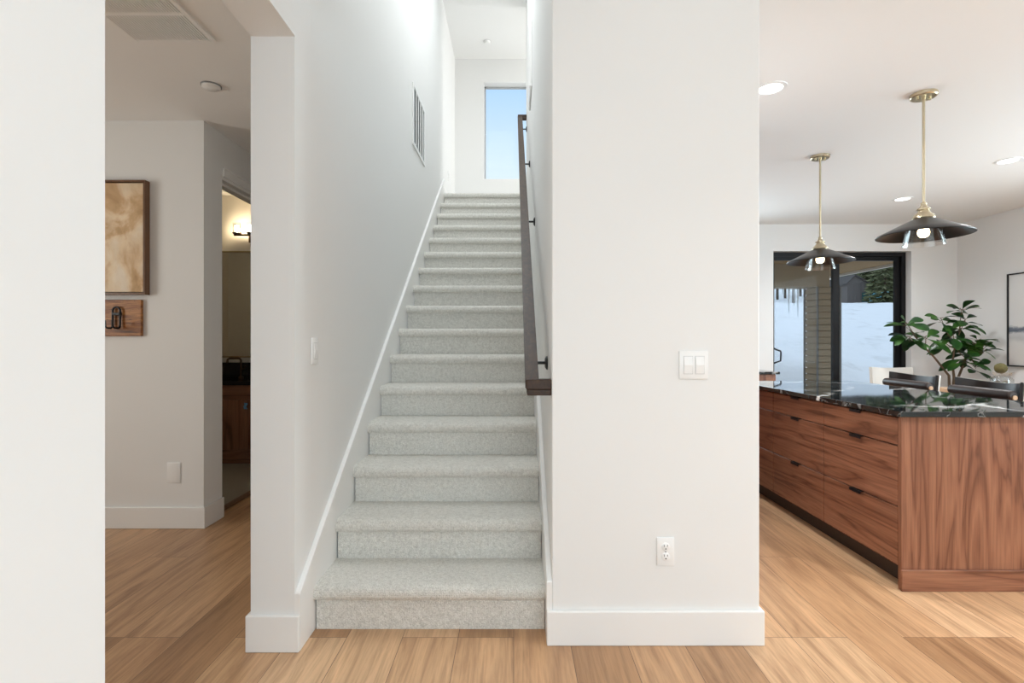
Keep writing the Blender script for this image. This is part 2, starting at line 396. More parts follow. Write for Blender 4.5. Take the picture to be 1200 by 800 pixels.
# ------------------------------------------------------------------ handrail
hr = thing('handrail', 'dark wooden handrail on the right stair wall with black brackets', 'handrail', (.1, 2.1, 0))
def zr(y): return 1.0+(y-2.1)*sl         # underside of the rail, world y
HX = .1
b = BM()
for x0, x1, o0, o1 in ((.047, .103, .026, .068), (.053, .097, .004, .026)):
    prism_x(b, [(-.012, zr(2.088)+o0), (-.012, zr(2.088)+o1), (4.06, zr(6.16)+o1), (4.06, zr(6.16)+o0)], x0-HX, x1-HX)
bmesh.ops.bevel(b, geom=[e for e in b.edges if e.calc_length() > 2], offset=.005, segments=2, affect='EDGES')
obj('rail', b, RAIL, hr, True)
b = BM(); z0 = zr(2.088)
box(b, .05-HX, XR-HX, -.028, .025, z0+.026, z0+.068, .004); box(b, .055-HX, XR-HX, -.022, .02, z0+.002, z0+.028, .003)
obj('wall_return', b, RAIL, hr)
b = BM(); z0 = zr(6.16); box(b, .05-HX, XR-HX, 4.03, 4.075, z0+.01, z0+.068, .004); obj('wall_return', b, RAIL, hr)
for yb in (2.335, 3.70, 4.86, 6.0):
    b = BM(); zz = zr(yb)
    tube(b, [(.075-HX, yb-2.1, zz+.01), (.075-HX, yb-2.1, zz-.028), (.085-HX, yb-2.1, zz-.045), (.10-HX, yb-2.1, zz-.05), (XR-.006-HX, yb-2.1, zz-.05)], .007)
    lathe(b, [(.0, XR-HX-.012), (.020, XR-HX-.012), (.030, XR-HX-.006), (.032, XR-HX)], 20, (0, yb-2.1, zz-.05), 'x')
    box(b, .055-HX, .095-HX, yb-2.1-.03, yb-2.1+.03, zz-.004, zz+.006)
    obj('bracket', b, BLACK, hr, True)

# ------------------------------------------------------------------ wall plates
def outlet_plate(name, label, cat, loc, rz, kind, group=None, w=.07, h=.114):
    t = thing(name, label, cat, loc, rz, group)       # local: faces -y, wall at y=0
    b = BM(); box(b, -w/2, w/2, -.007, 0, -h/2, h/2, .0035, 2); obj('plate', b, PLASTIC, t, True)
    if kind == 'rocker2':
        for sx_ in (-.023, .023):
            b = BM(); prism_x(b, [(-.007, -.034), (-.007, .034), (-.0085, .034), (-.0125, 0), (-.0085, -.034)], sx_-.0165, sx_+.0165); r = obj('rocker', b, PLASTIC, t)
            b = BM(); box(b, sx_-.019, sx_+.019, -.0078, -.0068, -.0365, .0365); obj('rocker_frame', b, mat_gap, t)
    if kind == 'rocker1':
        b = BM(); prism_x(b, [(-.007, -.034), (-.007, .034), (-.0085, .034), (-.0125, 0), (-.0085, -.034)], -.0165, .0165); obj('rocker', b, PLASTIC, t)
        b = BM(); box(b, -.019, .019, -.0078, -.0068, -.0365, .0365); obj('rocker_frame', b, mat_gap, t)
    if kind == 'duplex':
        for sz in (-.0195, .0195):
            b = BM(); lathe(b, [(0, -.0095), (.0155, -.0095), (.017, -.0085), (.017, -.006)], 24, (0, 0, sz), 'y'); f = obj('receptacle', b, PLASTIC, t, True)
            b = BM(); box(b, -.0075, -.0055, -.0101, -.009, sz+.001, sz+.010); box(b, .0055, .0075, -.0101, -.009, sz+.002, sz+.009); lathe(b, [(0, -.0101), (.0026, -.0101), (.0026, -.009)], 10, (0, 0, sz-.007), 'y')
            obj('slots', b, DARK, f)
        b = BM(); lathe(b, [(0, -.0082), (.003, -.008), (.003, -.006)], 10, (0, 0, 0), 'y'); obj('screw', b, GREY, t)
    return t
mat_gap = mat('white_plastic_recess', (.62, .62, .61), .4)
PXw = lambda px, d: (px-602)*d/600
PZw = lambda py, d: ZC+(398-py)*d/600
outlet_plate('light_switch', 'white double rocker light switch on the wide front wall', 'light switch', (PXw(812.5, 2.054), 2.054, PZw(427.5, 2.054)), 0, 'rocker2', None, .117, .114)
outlet_plate('power_outlet', 'white duplex power outlet low on the wide front wall', 'outlet', (PXw(779.5, 2.054), 2.054, PZw(645.5, 2.054)), 0, 'duplex')
outlet_plate('light_switch', 'single white light switch on the left stair wall', 'light switch', (XL, 2.205, 1.172), PI/2, 'rocker1')
outlet_plate('power_outlet', 'small white outlet on the left wall at the stair top', 'outlet', (XL, 6.72, 3.365), PI/2, 'duplex')
t = outlet_plate('blank_wall_plate', 'blank white plate low on the dim hall wall', 'wall plate', (PXw(204, 3.32), 3.32, PZw(553.6, 3.32)), 0, 'blank', None, .086, .132)

# ------------------------------------------------------------------ grilles, detectors
gr = thing('return_air_grille', 'white return air grille with upright dark slots, left stair wall', 'vent', (XL, 4.63, 3.145))
GW, GH = .29, .265
b = BM()
for q in ((-GW, -GW+.03, -GH, GH), (GW-.03, GW, -GH, GH), (-GW+.03, GW-.03, GH-.03, GH), (-GW+.03, GW-.03, -GH, -GH+.03)): box(b, 0, .012, *q, .003, 1)
obj('frame', b, TRIM, gr)
b = BM(); box(b, .0005, .003, -GW+.02, GW-.02, -GH+.02, GH-.02); obj('duct_opening', b, GREY, gr)
for k in range(1, 5):
    yy = -GW+.03+k*(2*GW-.06)/5
    b = BM(); box(b, .002, .011, yy-.022, yy+.022, -GH+.03, GH-.03, .002, 1, Matrix.Rotation(.25, 3, 'Z'), (.005, yy, 0)); obj('louver', b, TRIM, gr)
pn = thing('access_panel', 'thin white framed panel high on the right stair wall', 'wall panel', (XR, 4.51, 3.62))
b = BM(); box(b, -.016, 0, -.23, .23, -.28, .28, .003, 1); obj('frame', b, TRIM, pn)
b = BM(); box(b, -.018, -.015, -.2, .2, -.25, .25, .001, 1); obj('door_leaf', b, PLASTIC, pn)

cg = thing('ceiling_grille', 'large slatted white return grille in the hall ceiling', 'vent', (-1.605, 2.2, ZCEIL))
X0, X1, Yg0, Yg1 = -.192, .192, -.20, .23
b = BM(); z0, z1 = -.012, 0
box(b, X0, X0+.022, Yg0, Yg1, z0, z1, .003, 1); box(b, X1-.022, X1, Yg0, Yg1, z0, z1, .003, 1)
box(b, X0+.02, X1-.02, Yg1-.022, Yg1, z0, z1, .003, 1); box(b, X0+.02, X1-.02, Yg0, Yg0+.022, z0, z1, .003, 1)
box(b, X0+.02, X1-.02, .006, .028, z0, z1, .003, 1)
obj('frame', b, PLASTIC, cg)
b = BM(); box(b, X0+.01, X1-.01, Yg0+.01, Yg1-.01, -.0012, -.0002); obj('duct_opening', b, DARK, cg)
for ya, yb in ((Yg0+.02, .008), (.026, Yg1-.02)):
    b = BM(); n = 28
    for k in range(n):
        x = X0+.024+(k+.5)*(X1-X0-.048)/n; box(b, x-.0034, x+.0034, ya, yb, -.011, -.004)
    obj('slat_panel', b, PLASTIC, cg)

sd = thing('smoke_detector', 'round flat white smoke detector on the hall ceiling', 'smoke detector', (-1.69, 2.86, ZCEIL))
b = BM(); lathe(b, [(0, -.019), (.040, -.019), (.047, -.014), (.048, -.005)], 32); obj('cover', b, PLASTIC, sd, True)
b = BM(); lathe(b, [(0, -.006), (.052, -.006), (.053, 0)], 32); obj('base_ring', b, GREY, sd, True)
sp = thing('ceiling_sensor', 'tiny round sensor on the ceiling above the stair top', 'sensor', (PXw(571, 7.05), 7.05, ZTOP))
b = BM(); lathe(b, [(0, -.03), (.03, -.03), (.04, -.022), (.045, 0)], 24); obj('cover', b, PLASTIC, sp, True)
b = BM(); lathe(b, [(.044, -.006), (.052, -.005), (.053, 0)], 24); obj('base_ring', b, mat_gap, sp, True)

# ------------------------------------------------------------------ upstairs window
wn = bpy.data.objects.new('window_1', None); COL.objects.link(wn); wn['kind'] = 'structure'; wn.location = (0, YB+.14, 0)
b = BM(); fw = .022
box(b, WX0, WX0+fw, 0, .03, WZ0, WZ1); box(b, WX1-fw, WX1, 0, .03, WZ0, WZ1); box(b, WX0, WX1, 0, .03, WZ0, WZ0+fw); box(b, WX0, WX1, 0, .03, WZ1-fw, WZ1)
obj('window_frame', b, mat('grey_window_frame', (.45, .46, .47), .4), wn)
b = BM(); box(b, WX0+fw, WX1-fw, .012, .018, WZ0+fw, WZ1-fw); obj('pane', b, COATED, wn)

# unseen windows and skylight added for the fill lights to shine through
def fill_window(n, axis, pos, a0, a1, c0, c1):
    r = bpy.data.objects.new('window_%d' % n, None); COL.objects.link(r); r['kind'] = 'structure'
    f = .045
    def bx(b, u0, u1, v0, v1, t0, t1):
        if axis == 'y': box(b, u0, u1, pos+t0, pos+t1, v0, v1)
        elif axis == 'x': box(b, pos+t0, pos+t1, u0, u1, v0, v1)
        else: box(b, u0, u1, v0, v1, pos+t0, pos+t1)
    b = BM()
    bx(b, a0, a0+f, c0, c1, -.02, .02); bx(b, a1-f, a1, c0, c1, -.02, .02); bx(b, a0+f, a1-f, c0, c0+f, -.02, .02); bx(b, a0+f, a1-f, c1-f, c1, -.02, .02)
    obj('window_frame', b, BLACK, r)
    b = BM(); bx(b, a0+f, a1-f, c0+f, c1-f, -.003, .003); obj('pane', b, COATED, r)
fill_window(2, 'y', -3.66, -.12, 3.92, .4, 2.5)
fill_window(3, 'x', 5.53, 1.38, 3.62, .55, 2.45)
fill_window(4, 'y', 6.39, 1.35, 2.75, 1.1, 2.15)
fill_window(5, 'x', -4.74, .6, 2.2, .7, 2.3)
fill_window(6, 'z', ZTOP+.08, -.75, .05, 2.6, 5.2)

# ------------------------------------------------------------------ hall: art, plank with hooks
def abstract():
    m = mat('beige_abstract_painting', rough=.7); v = coord(m, (1, 1, 1), (0, .5, 0))
    n = noise_n(m, v, 3.0, 6, .55, 1.3); n2 = noise_n(m, v, 7, 5, .6, .6)
    c = ramp(m, n, [(.30, (.46, .28, .14)), (.45, (.66, .45, .25)), (.55, (.84, .68, .48)), (.68, (.90, .80, .66))])
    setc(m, mix(m, c, ramp(m, n2, [(.3, (.86, .82, .78)), (.6, (1.04, 1.03, 1.02))]), .7, 'MULTIPLY')); return m
ar = thing('framed_painting', 'beige cloudy abstract painting in a brown wood frame, hall wall', 'painting', (-2.64, 3.32, 1.876))
AW, AH = .281, .367
b = BM()
for q in ((-AW, -AW+.012, -AH, AH), (AW-.012, AW, -AH, AH)): box(b, q[0], q[1], -.046, 0, q[2], q[3], .001, 1)
for q in ((-AH, -AH+.012), (AH-.012, AH)): box(b, -AW+.012, AW-.012, -.046, 0, q[0], q[1], .001, 1)
obj('frame', b, FRAME_WOOD, ar)
b = BM(); box(b, -AW+.017, AW-.017, -.036, -.004, -AH+.017, AH-.017, .003, 1); obj('canvas', b, abstract(), ar)

def rustic():
    m = mat('rustic_reclaimed_wood', rough=.45); v = coord(m, (2.5, 14, 22))
    n = noise_n(m, v, 1.2, 6, .65, 1.0); sp_ = noise_n(m, coord(m, (18, 30, 40)), 1.6, 3, .7)
    c = ramp(m, n, [(.3, (.065, .022, .008)), (.46, (.26, .095, .028)), (.64, (.55, .26, .085))])
    c = mix(m, c, (.02, .01, .006), ramp(m, sp_, [(.60, (0, 0, 0)), (.70, (.9, .9, .9))])); setc(m, c); return m
pk = thing('hook_board', 'rustic wood board with black iron hooks below the painting', 'coat rack', (-2.70, 3.32, 1.361))
b = BM(); box(b, -.30, .30, -.022, 0, -.117, .117, .004, 2); obj('board', b, rustic(), pk)
for hx in (.15, -.12):
    b = BM()
    for s_ in (-.024, .024):
        x = hx+s_
        tube(b, [(x, -.034, .045), (x, -.034, -.045), (x, -.038, -.060), (x, -.048, -.067), (x, -.078, -.067), (x, -.092, -.060), (x, -.096, -.045), (x, -.097, -.018)], .0062)
    tube(b, [(hx+.024*math.cos(a), -.034, .045+.024*math.sin(a)) for a in [PI*k/10 for k in range(11)]], .0062)
    box(b, hx-.026, hx+.026, -.042, -.021, .016, .034, .002, 1)
    obj('hook', b, BLACK, pk, True)

# ------------------------------------------------------------------ bathroom seen through the door
BX = -2.9
va = thing('bathroom_vanity', 'dark wood bathroom vanity seen through the narrow doorway', 'vanity', (BX, 5.2, 0))
b = BM(); box(b, -.62, .62, -.18, .29, .14, .775); obj('carcass', b, WALNUT_V, va)
for x0, x1 in ((-.615, -.006), (.006, .615)):
    b = BM(); box(b, x0, x1, -.20, -.181, .64, .77, .002, 1); d = obj('drawer', b, WALNUT_X, va)
    b = BM(); box(b, x0, x1, -.20, -.181, .15, .632, .002, 1); d = obj('door', b, WALNUT_V, va)
    b = BM(); xx = x1-.05 if x0 < -.1 else x0+.05
    lathe(b, [(0, -.225), (.012, -.225), (.014, -.215), (.006, -.208), (.006, -.199)], 16, (xx, 0, .56), 'y'); obj('knob', b, BLACK, d, True)
b = BM(); box(b, -.60, .60, -.17, .28, .006, .14); obj('toe_kick', b, WALNUT_X, va)
BLACK_STONE = mat('polished_black_stone', (.010, .010, .011), .12)
vc = thing('vanity_top', 'black stone vanity top with backsplash in the bathroom', 'countertop', (BX, 5.2, .777))
b = BM(); box(b, -.64, .64, -.21, .297, 0, .04, .003, 1); obj('slab', b, BLACK_STONE, vc)
b = BM(); box(b, -.64, .64, .277, .297, .04, .20, .002, 1); obj('backsplash', b, BLACK_STONE, vc)
fa = thing('bathroom_faucet', 'bronze gooseneck faucet on the black vanity top', 'faucet', (-2.855, 5.36, .8175))
b = BM(); lathe(b, [(.0, .02), (.022, .02), (.026, .012), (.027, 0)], 20); obj('base', b, BRONZE, fa, True)
b = BM(); tube(b, [(0, 0, .0), (0, 0, .19), (-.008, -.006, .205), (-.02, -.015, .21), (-.085, -.06, .21), (-.1, -.07, .20), (-.104, -.073, .16)], .011); obj('spout', b, BRONZE, fa, True)
b = BM(); tube(b, [(.0, 0, .10), (.03, 0, .10), (.05, 0, .13)], .007); obj('handle', b, BRONZE, fa, True)
mi = thing('bathroom_mirror', 'tall rectangular mirror above the black bathroom vanity', 'mirror', (BX, 5.5, 1.6))
MIRROR = mat('mirror_silver', (.82, .80, .76), .03, 1.0)
b = BM(); box(b, -.5, .5, -.012, -.006, -.555, .555); obj('glass', b, MIRROR, mi)
b = BM()
for q in ((-.515, -.5, -.57, .57), (.5, .515, -.57, .57)): box(b, q[0], q[1], -.022, 0, q[2], q[3], .002, 1)
for q in ((-.57, -.555), (.555, .57)): box(b, -.5, .5, -.022, 0, q[0], q[1], .002, 1)
obj('frame', b, mat('brushed_gold_frame', (.45, .36, .22), .35, 1), mi)
sc = thing('wall_sconce', 'lit bronze vanity light with glass cups over the mirror', 'wall light', (-2.78, 5.5, 2.33))
b = BM(); box(b, -.06, .06, -.02, 0, -.07, .05, .004, 1); obj('back_plate', b, BRONZE, sc)
b = BM(); box(b, -.18, .18, -.09, -.07, -.012, .008, .003, 1); tube(b, [(0, -.01, -.01), (0, -.075, -.004)], .012); obj('arm', b, BRONZE, sc)
for k, xx in enumerate((-.15, 0.0, .15)):
    b = BM(); lathe(b, [(0, .008), (.035, .008), (.045, .016), (.045, .022)], 20, (xx, -.08, 0)); cu = obj('cup', b, BRONZE, sc, True)
    b = BM(); lathe(b, [(.042, .022), (.042, .13), (.040, .13), (.040, .022)], 24, (xx, -.08, 0), closed=True); obj('glass_shade', b, SHADE_GLASS, cu, True)
    b = BM(); lathe(b, [(.008, .022), (.012, .04), (.022, .07), (.018, .095), (0, .108)], 16, (xx, -.08, 0)); obj('bulb', b, CANDLE, cu, True)
b = BM()
tgv = [[(-.016+.032*j/4+.004*math.sin(i*1.7), -.004+.006*math.sin(j*1.9+i), .03-.06*i/5) for j in range(5)] for i in range(6)]
grid(b, tgv); bmesh.ops.solidify(b, geom=b.faces[:], thickness=.004)
tp = obj('blue_tag', b, mat('light_blue_plastic', (.35, .70, 1.0), .35), None, True, (-2.605, 4.975, .577)); tag(tp, 'small light blue plastic tag hanging at the vanity front', 'tag')

# ------------------------------------------------------------------ kitchen island
IX0, IX1, IY0, IY1 = 1.885, 2.82, 2.49, 4.29
isl = thing('kitchen_island', 'walnut kitchen island with slab drawers and plain end panel', 'kitchen island', (IX0, IY0, 0))
LX, LY = IX1-IX0, IY1-IY0
b = BM(); box(b, .024, LX-.28, .022, LY-.02, .10, .846); obj('carcass', b, WALNUT_V, isl)
b = BM(); box(b, 0, LX, 0, .022, 0, .846, .0015, 1); ep = obj('end_panel', b, WALNUT_V, isl)
b = BM(); box(b, -.004, LX+.004, -.012, 0, 0, .103, .0015, 1); obj('base_trim', b, WALNUT_X, ep)
b = BM(); box(b, 0, LX, LY-.02, LY, 0, .846, .0015, 1); obj('end_panel', b, WALNUT_V, isl)
b = BM(); box(b, .075, LX-.30, .022, LY-.02, 0, .10); obj('toe_kick', b, mat('dark_toe_kick', (.035, .018, .012), .5), isl)
yy = .025
for wd in (.604, .606, .538):
    for z0, z1 in ((.702, .836), (.402, .698), (.116, .398)):
        b = BM(); box(b, 0.003, .023, yy+.0025, yy+wd-.0025, z0+.001, z1-.001, .0015, 1); d = obj('drawer', b, WALNUT_H, isl)
        b = BM(); c_ = yy+wd*.5; box(b, -.010, .012, c_-.046, c_+.046, z1-.001, z1+.0018); box(b, -.010, -.008, c_-.046, c_+.046, z1-.014, z1)
        obj('edge_pull', b, BLACK, d)
    yy += wd
ct = thing('island_countertop', 'glossy black marble countertop with white veins on the island', 'countertop', (IX0, IY0, .846))
b = BM(); box(b, -.022, LX+.032, -.025, LY+.03, 0, .028, .003, 2); obj('slab', b, MARBLE, ct)

pc = thing('wall_cabinet_run', 'low wooden cabinet run beside the sliding door', 'cabinet', (1.1, 5.66, 0))
b = BM(); box(b, 0, 1.80, .02, .62, .1, .84); obj('carcass', b, WALNUT_V, pc)
b = BM(); box(b, .0, 1.76, .08, .6, 0, .1); obj('toe_kick', b, DARK, pc)
for k in range(3):
    b = BM(); box(b, .003+k*.6, .597+k*.6, 0, .02, .11, .835, .0015, 1); d = obj('door', b, WALNUT_V, pc)
    b = BM(); box(b, .24+k*.6, .36+k*.6, -.012, .01, .833, .838); obj('edge_pull', b, BLACK, d)
pt = thing('wall_countertop', 'dark stone worktop end beside the sliding door handle', 'countertop', (1.1, 5.66, .84))
b = BM(); box(b, 0, 1.83, -.03, .625, 0, .028, .003, 1); obj('slab', b, MARBLE, pt)

tc_ = thing('light_block_cabinet', 'added unseen walnut cabinet blocking bounce light from the island drawers', 'cabinet', (.986, 3.35, 0))  # added out of sight to cut bounce light on the drawers
b = BM(); box(b, .016, .46, 0, 2.0, .1, 2.3); obj('carcass', b, WALNUT_V, tc_)
b = BM(); box(b, .016, .40, .02, 1.98, 0, .1); obj('toe_kick', b, DARK, tc_)
for k in range(4):
    b = BM(); box(b, .461, .481, .002+k*.5, .498+k*.5, .11, 2.295, .0015, 1); d = obj('door', b, WALNUT_V, tc_)
    b = BM(); yh = .45+k*.5 if k % 2 == 0 else .05+k*.5; tube(b, [(.482, yh, 1.0), (.505, yh, 1.0), (.505, yh, 1.25), (.482, yh, 1.25)], .006); obj('handle', b, BLACK, d, True)

# ------------------------------------------------------------------ pendants and downlights
def pendant(label, x, y):
    t = thing('pendant_light', label, 'pendant lamp', (x, y, ZCEIL), 0, 'pendant lamps above the island')
    b = BM(); lathe(b, [(0, -.022), (.060, -.022), (.066, -.017), (.067, 0)], 40); cp = obj('canopy', b, BRASS, t, True)
    for s_ in (-1, 1):
        b = BM(); lathe(b, [(0, -.034), (.006, -.034), (.006, -.021)], 12, (s_*.036, 0, 0)); obj('screw', b, BRASS, cp, True)
    b = BM(); lathe(b, [(0, -.640), (.0075, -.640), (.0075, -.03), (.011, -.03), (.011, -.02), (0, -.02)], 16); obj('rod', b, BRASS, t, True)
    b = BM(); lathe(b, [(0, -.725), (.052, -.725), (.056, -.718), (.052, -.705), (.036, -.690), (.030, -.682), (.027, -.672), (.034, -.669), (.034, -.663), (.022, -.658), (.014, -.640), (.016, -.633), (.010, -.625), (0, -.622)], 32); obj('socket_cap', b, BRASS, t, True)
    b = BM(); lathe(b, [(.052, -.722), (.10, -.745), (.17, -.782), (.224, -.808), (.232, -.816), (.231, -.819), (.226, -.817), (.17, -.787), (.10, -.750), (.052, -.727)], 56, closed=True); obj('shade', b, SHADE, t, True)
    b = BM(); lathe(b, [(.068, -.742), (.080, -.775), (.102, -.868), (.103, -.872), (.0995, -.872), (.077, -.776), (.065, -.744)], 40, closed=True); obj('glass_shade', b, SHADE_GLASS, t, True)
    b = BM(); lathe(b, [(0, -.727), (.016, -.727), (.016, -.757), (.013, -.765), (.0, -.765)], 20); so = obj('socket', b, BRASS, t, True)
    b = BM(); lathe(b, [(.012, -.763), (.017, -.775), (.026, -.788), (.029, -.800), (.026, -.815), (.016, -.826), (0, -.830)], 20); obj('bulb', b, BULB, so, True)
SHADE = mat('dark_bronze_shade', (.022, .020, .020), .30, .6)
pendant('nearer and larger-looking dark conical pendant lamp over the island', 2.37, 2.96)
pendant('farther dark conical pendant lamp in front of the sliding door', 2.37, 3.96)

def downlight(label, x, y, watts=15):
    t = thing('recessed_light', label, 'ceiling light', (x, y, ZCEIL), 0, 'recessed kitchen ceiling lights')
    b = BM(); lathe(b, [(.062, -.002), (.064, -.006), (.084, -.004), (.086, 0), (.062, 0)], 40, closed=True); obj('trim_ring', b, PLASTIC, t, True)
    b = BM(); lathe(b, [(0, -.0035), (.0625, -.0025), (.0625, -.0008)], 40); obj('lens', b, LED, t, True)
    l = bpy.data.lights.new('downlight_beam', 'AREA'); l.shape = 'DISK'; l.size = .12; l.energy = watts; l.color = (.97, .98, 1); l.spread = PI*.8
    o = bpy.data.objects.new('downlight_beam', l); COL.objects.link(o); o.location = (x, y, ZCEIL-.012)
downlight('lit recessed ceiling light beside the wide white front wall', 1.45, 2.89)
downlight('lit recessed ceiling light at the right edge, beyond the near pendant', 3.92, 4.06)
downlight('smallest lit recessed ceiling light, deepest in the kitchen', 3.92, 5.16)

downlight('added unseen recessed light brightening the island end panel and floor', 2.95, 1.15, 34)  # extra light added out of view to brighten end panel and floor
# ------------------------------------------------------------------ sliding door
dr = bpy.data.objects.new('door_1', None); COL.objects.link(dr); dr['kind'] = 'structure'; dr.location = (DX0, KY+.09, 0)
DW = DX1-DX0; BF = mat('black_door_frame', (.010, .010, .011), .45, 0, .2)
b = BM(); F = .05
box(b, 0, F, 0, .07, 0, DZ); box(b, DW-F, DW, 0, .07, 0, DZ); box(b, F, DW-F, 0, .07, DZ-F, DZ); box(b, F, DW-F, 0, .07, 0, .04)
obj('door_frame', b, BF, dr)
def sash(x0, x1, y0, y1, s0, s1, n):
    b = BM(); box(b, x0, x0+s0, y0, y1, .04, DZ-F); box(b, x1-s1, x1, y0, y1, .04, DZ-F); box(b, x0+s0, x1-s1, y0, y1, DZ-F-.05, DZ-F); box(b, x0+s0, x1-s1, y0, y1, .04, .12)
    o = obj('door_panel', b, BF, dr)
    b = BM(); box(b, x0+s0, x1-s1, (y0+y1)/2-.003, (y0+y1)/2+.003, .12, DZ-F-.05); obj('pane', b, COATED, o); return o
mid = PXw(979, 6.4)-DX0
pnl = sash(F-.02, mid+.04, .005, .033, .03, .075, 1)
sash(mid-.03, DW-F+.01, .037, .065, .06, .07, 2)
b = BM(); hx = F+.012; tube(b, [(hx, .004, .93), (hx+.0, -.03, .94), (hx+.05, -.045, .96), (hx+.055, -.045, 1.06), (hx+.05, -.045, 1.08), (hx, -.03, 1.10), (hx, .004, 1.11)], .010); obj('handle', b, BLACK, pnl, True)

# ------------------------------------------------------------------ counter stools
LEATHER = mat('black_leather', (.016, .013, .013), .34); LEATHER_B = mat('brown_black_leather', (.028, .017, .014), .42)
CREAM = mat('cream_upholstery', (.66, .64, .60), .7)
def shell(wd, h0, h1, rake, wing, thick, dip, off):    # curved back, local: sits along y, faces -x
    P = []; n = 16
    for i in range(7):
        t_ = i/6; row = []
        for j in range(n+1):
            s_ = -1+2*j/n; z = h0+(h1-h0)*t_
            if t_ > 0: z -= dip*(1-abs(s_)**2.2)*t_
            x = off+rake*t_-wing*abs(s_)**3.0*(.75+.25*t_)
            row.append((x, s_*wd/2*(1-.04*(1-t_)), z))
        P.append(row)
    b = BM(); grid(b, P); bmesh.ops.recalc_face_normals(b, faces=b.faces)
    if sum(f.normal.x for f in b.faces) < 0: bmesh.ops.reverse_faces(b, faces=b.faces)
    bmesh.ops.solidify(b, geom=b.faces[:], thickness=thick); bmesh.ops.recalc_face_normals(b, faces=b.faces); return b
def make_stool():
    t = thing('counter_stool', '', 'stool', (0, 0, 0), 0, 'counter stools along the island')
    b = BM(); box(b, -.22, .20, -.23, .23, .60, .66, .022, 3); obj('seat', b, LEATHER_B, t, True)
    bk = obj('backrest', shell(.50, .66, .953, .04, .10, .006, .024, .222), CREAM, t, True)
    obj('back_lining', shell(.499, .67, .951, .039, .101, .013, .024, .208), LEATHER, bk, True)
    b = BM(); lathe(b, [(0, -.235), (.022, -.235), (.031, -.226), (.034, -.20), (.034, .20), (.031, .226), (.022, .235), (0, .235)], 20, (.10, 0, .865), 'y'); bo = obj('bolster', b, LEATHER_B, t, True)
    b = BM(); lathe(b, [(0, -.241), (.015, -.241), (.016, -.23), (.016, .23), (.015, .241), (0, .241)], 16, (.105, 0, .853), 'y'); obj('dowel', b, PALE_WOOD, bo, True)
    for sx_ in (-1, 1):
        for sy_ in (-1, 1):
            b = BM(); tube(b, [(sx_*.17-.01, sy_*.19, .61), (sx_*.21-.01, sy_*.22, 0.0)], [.017, .012], 12); obj('leg', b, CHAIR_WOOD, t, True)
    b = BM()
    c4 = [(-.19, -.205, .22), (.17, -.205, .22), (.17, .205, .22), (-.19, .205, .22)]
    for a_, b_ in zip(c4, c4[1:]+c4[:1]): tube(b, [a_, b_], .008)
    obj('footrest', b, BLACK, t, True)
    return t
s0 = make_stool(); s0.location = (3.06, 3.47, 0); s0['label'] = 'nearer black counter stool with bolster, behind the island at right'
s1 = copy_tree(s0); s1.location = (3.06, 4.12, 0); s1['label'] = 'farther black counter stool, close to the sliding door'

# cream dining chair at the head of the table
ch = thing('dining_chair', 'cream upholstered chair in front of the sliding door', 'chair', (4.25, 5.62, 0), PI/2-.1)
b = BM(); box(b, -.24, .20, -.22, .22, .40, .47, .022, 3); obj('seat', b, CREAM, ch, True)
obj('backrest', shell(.47, .46, .912, .05, .08, .03, .014, .20), CREAM, ch, True)
for sx_ in (-1, 1):
    for sy_ in (-1, 1):
        b = BM(); tube(b, [(sx_*.17-.01, sy_*.17, .41), (sx_*.20-.01, sy_*.19, 0)], [.018, .012], 12); obj('leg', b, PALE_WOOD, ch, True)
tb = thing('dining_table', 'pale wooden dining table at the right edge behind the stools', 'table', (4.70, 4.50, 0))
b = BM(); box(b, -.46, .46, -.72, .72, .705, .74, .006, 2); obj('tabletop', b, PALE_WOOD, tb)
for sx_ in (-1, 1):
    for sy_ in (-1, 1):
        b = BM(); tube(b, [(sx_*.36, sy_*.58, .705), (sx_*.40, sy_*.64, 0)], [.032, .022], 14); obj('leg', b, PALE_WOOD, tb, True)
vs = thing('glass_jar', 'clear glass jar with moss balls on the dining table', 'jar', (4.70, 4.93, .74))
b = BM(); lathe(b, [(.0, 0), (.075, 0), (.085, .012), (.088, .10), (.070, .125), (.062, .132), (.075, .150), (.085, .17), (.082, .17), (.072, .152), (.058, .134), (.066, .124), (.084, .10), (.081, .015), (.0, .008)], 32); obj('glass', b, SHADE_GLASS, vs, True)
MOSS = mat('olive_moss', (.10, .085, .03), .95); bump(MOSS, noise_n(MOSS, coord(MOSS), 60, 4), .9, .01)
for k, (px, pz, r) in enumerate(((-.01, .205, .050), (.036, .048, .036), (-.038, .048, .033))):
    b = BM(); bmesh.ops.create_icosphere(b, subdivisions=3, radius=r)
    for v in b.verts: v.co *= 1+.10*noise.noise(v.co*60+Vector((k*3, 0, 0)))
    mo = obj('moss_ball', b, MOSS, None, True, (4.70+px, 4.93, .74+pz)); tag(mo, ['large mossy ball resting on top of the glass jar', 'olive mossy ball low in the glass jar, right side', 'olive mossy ball low in the glass jar, left side'][k], 'moss ball', 'moss balls with the glass jar')

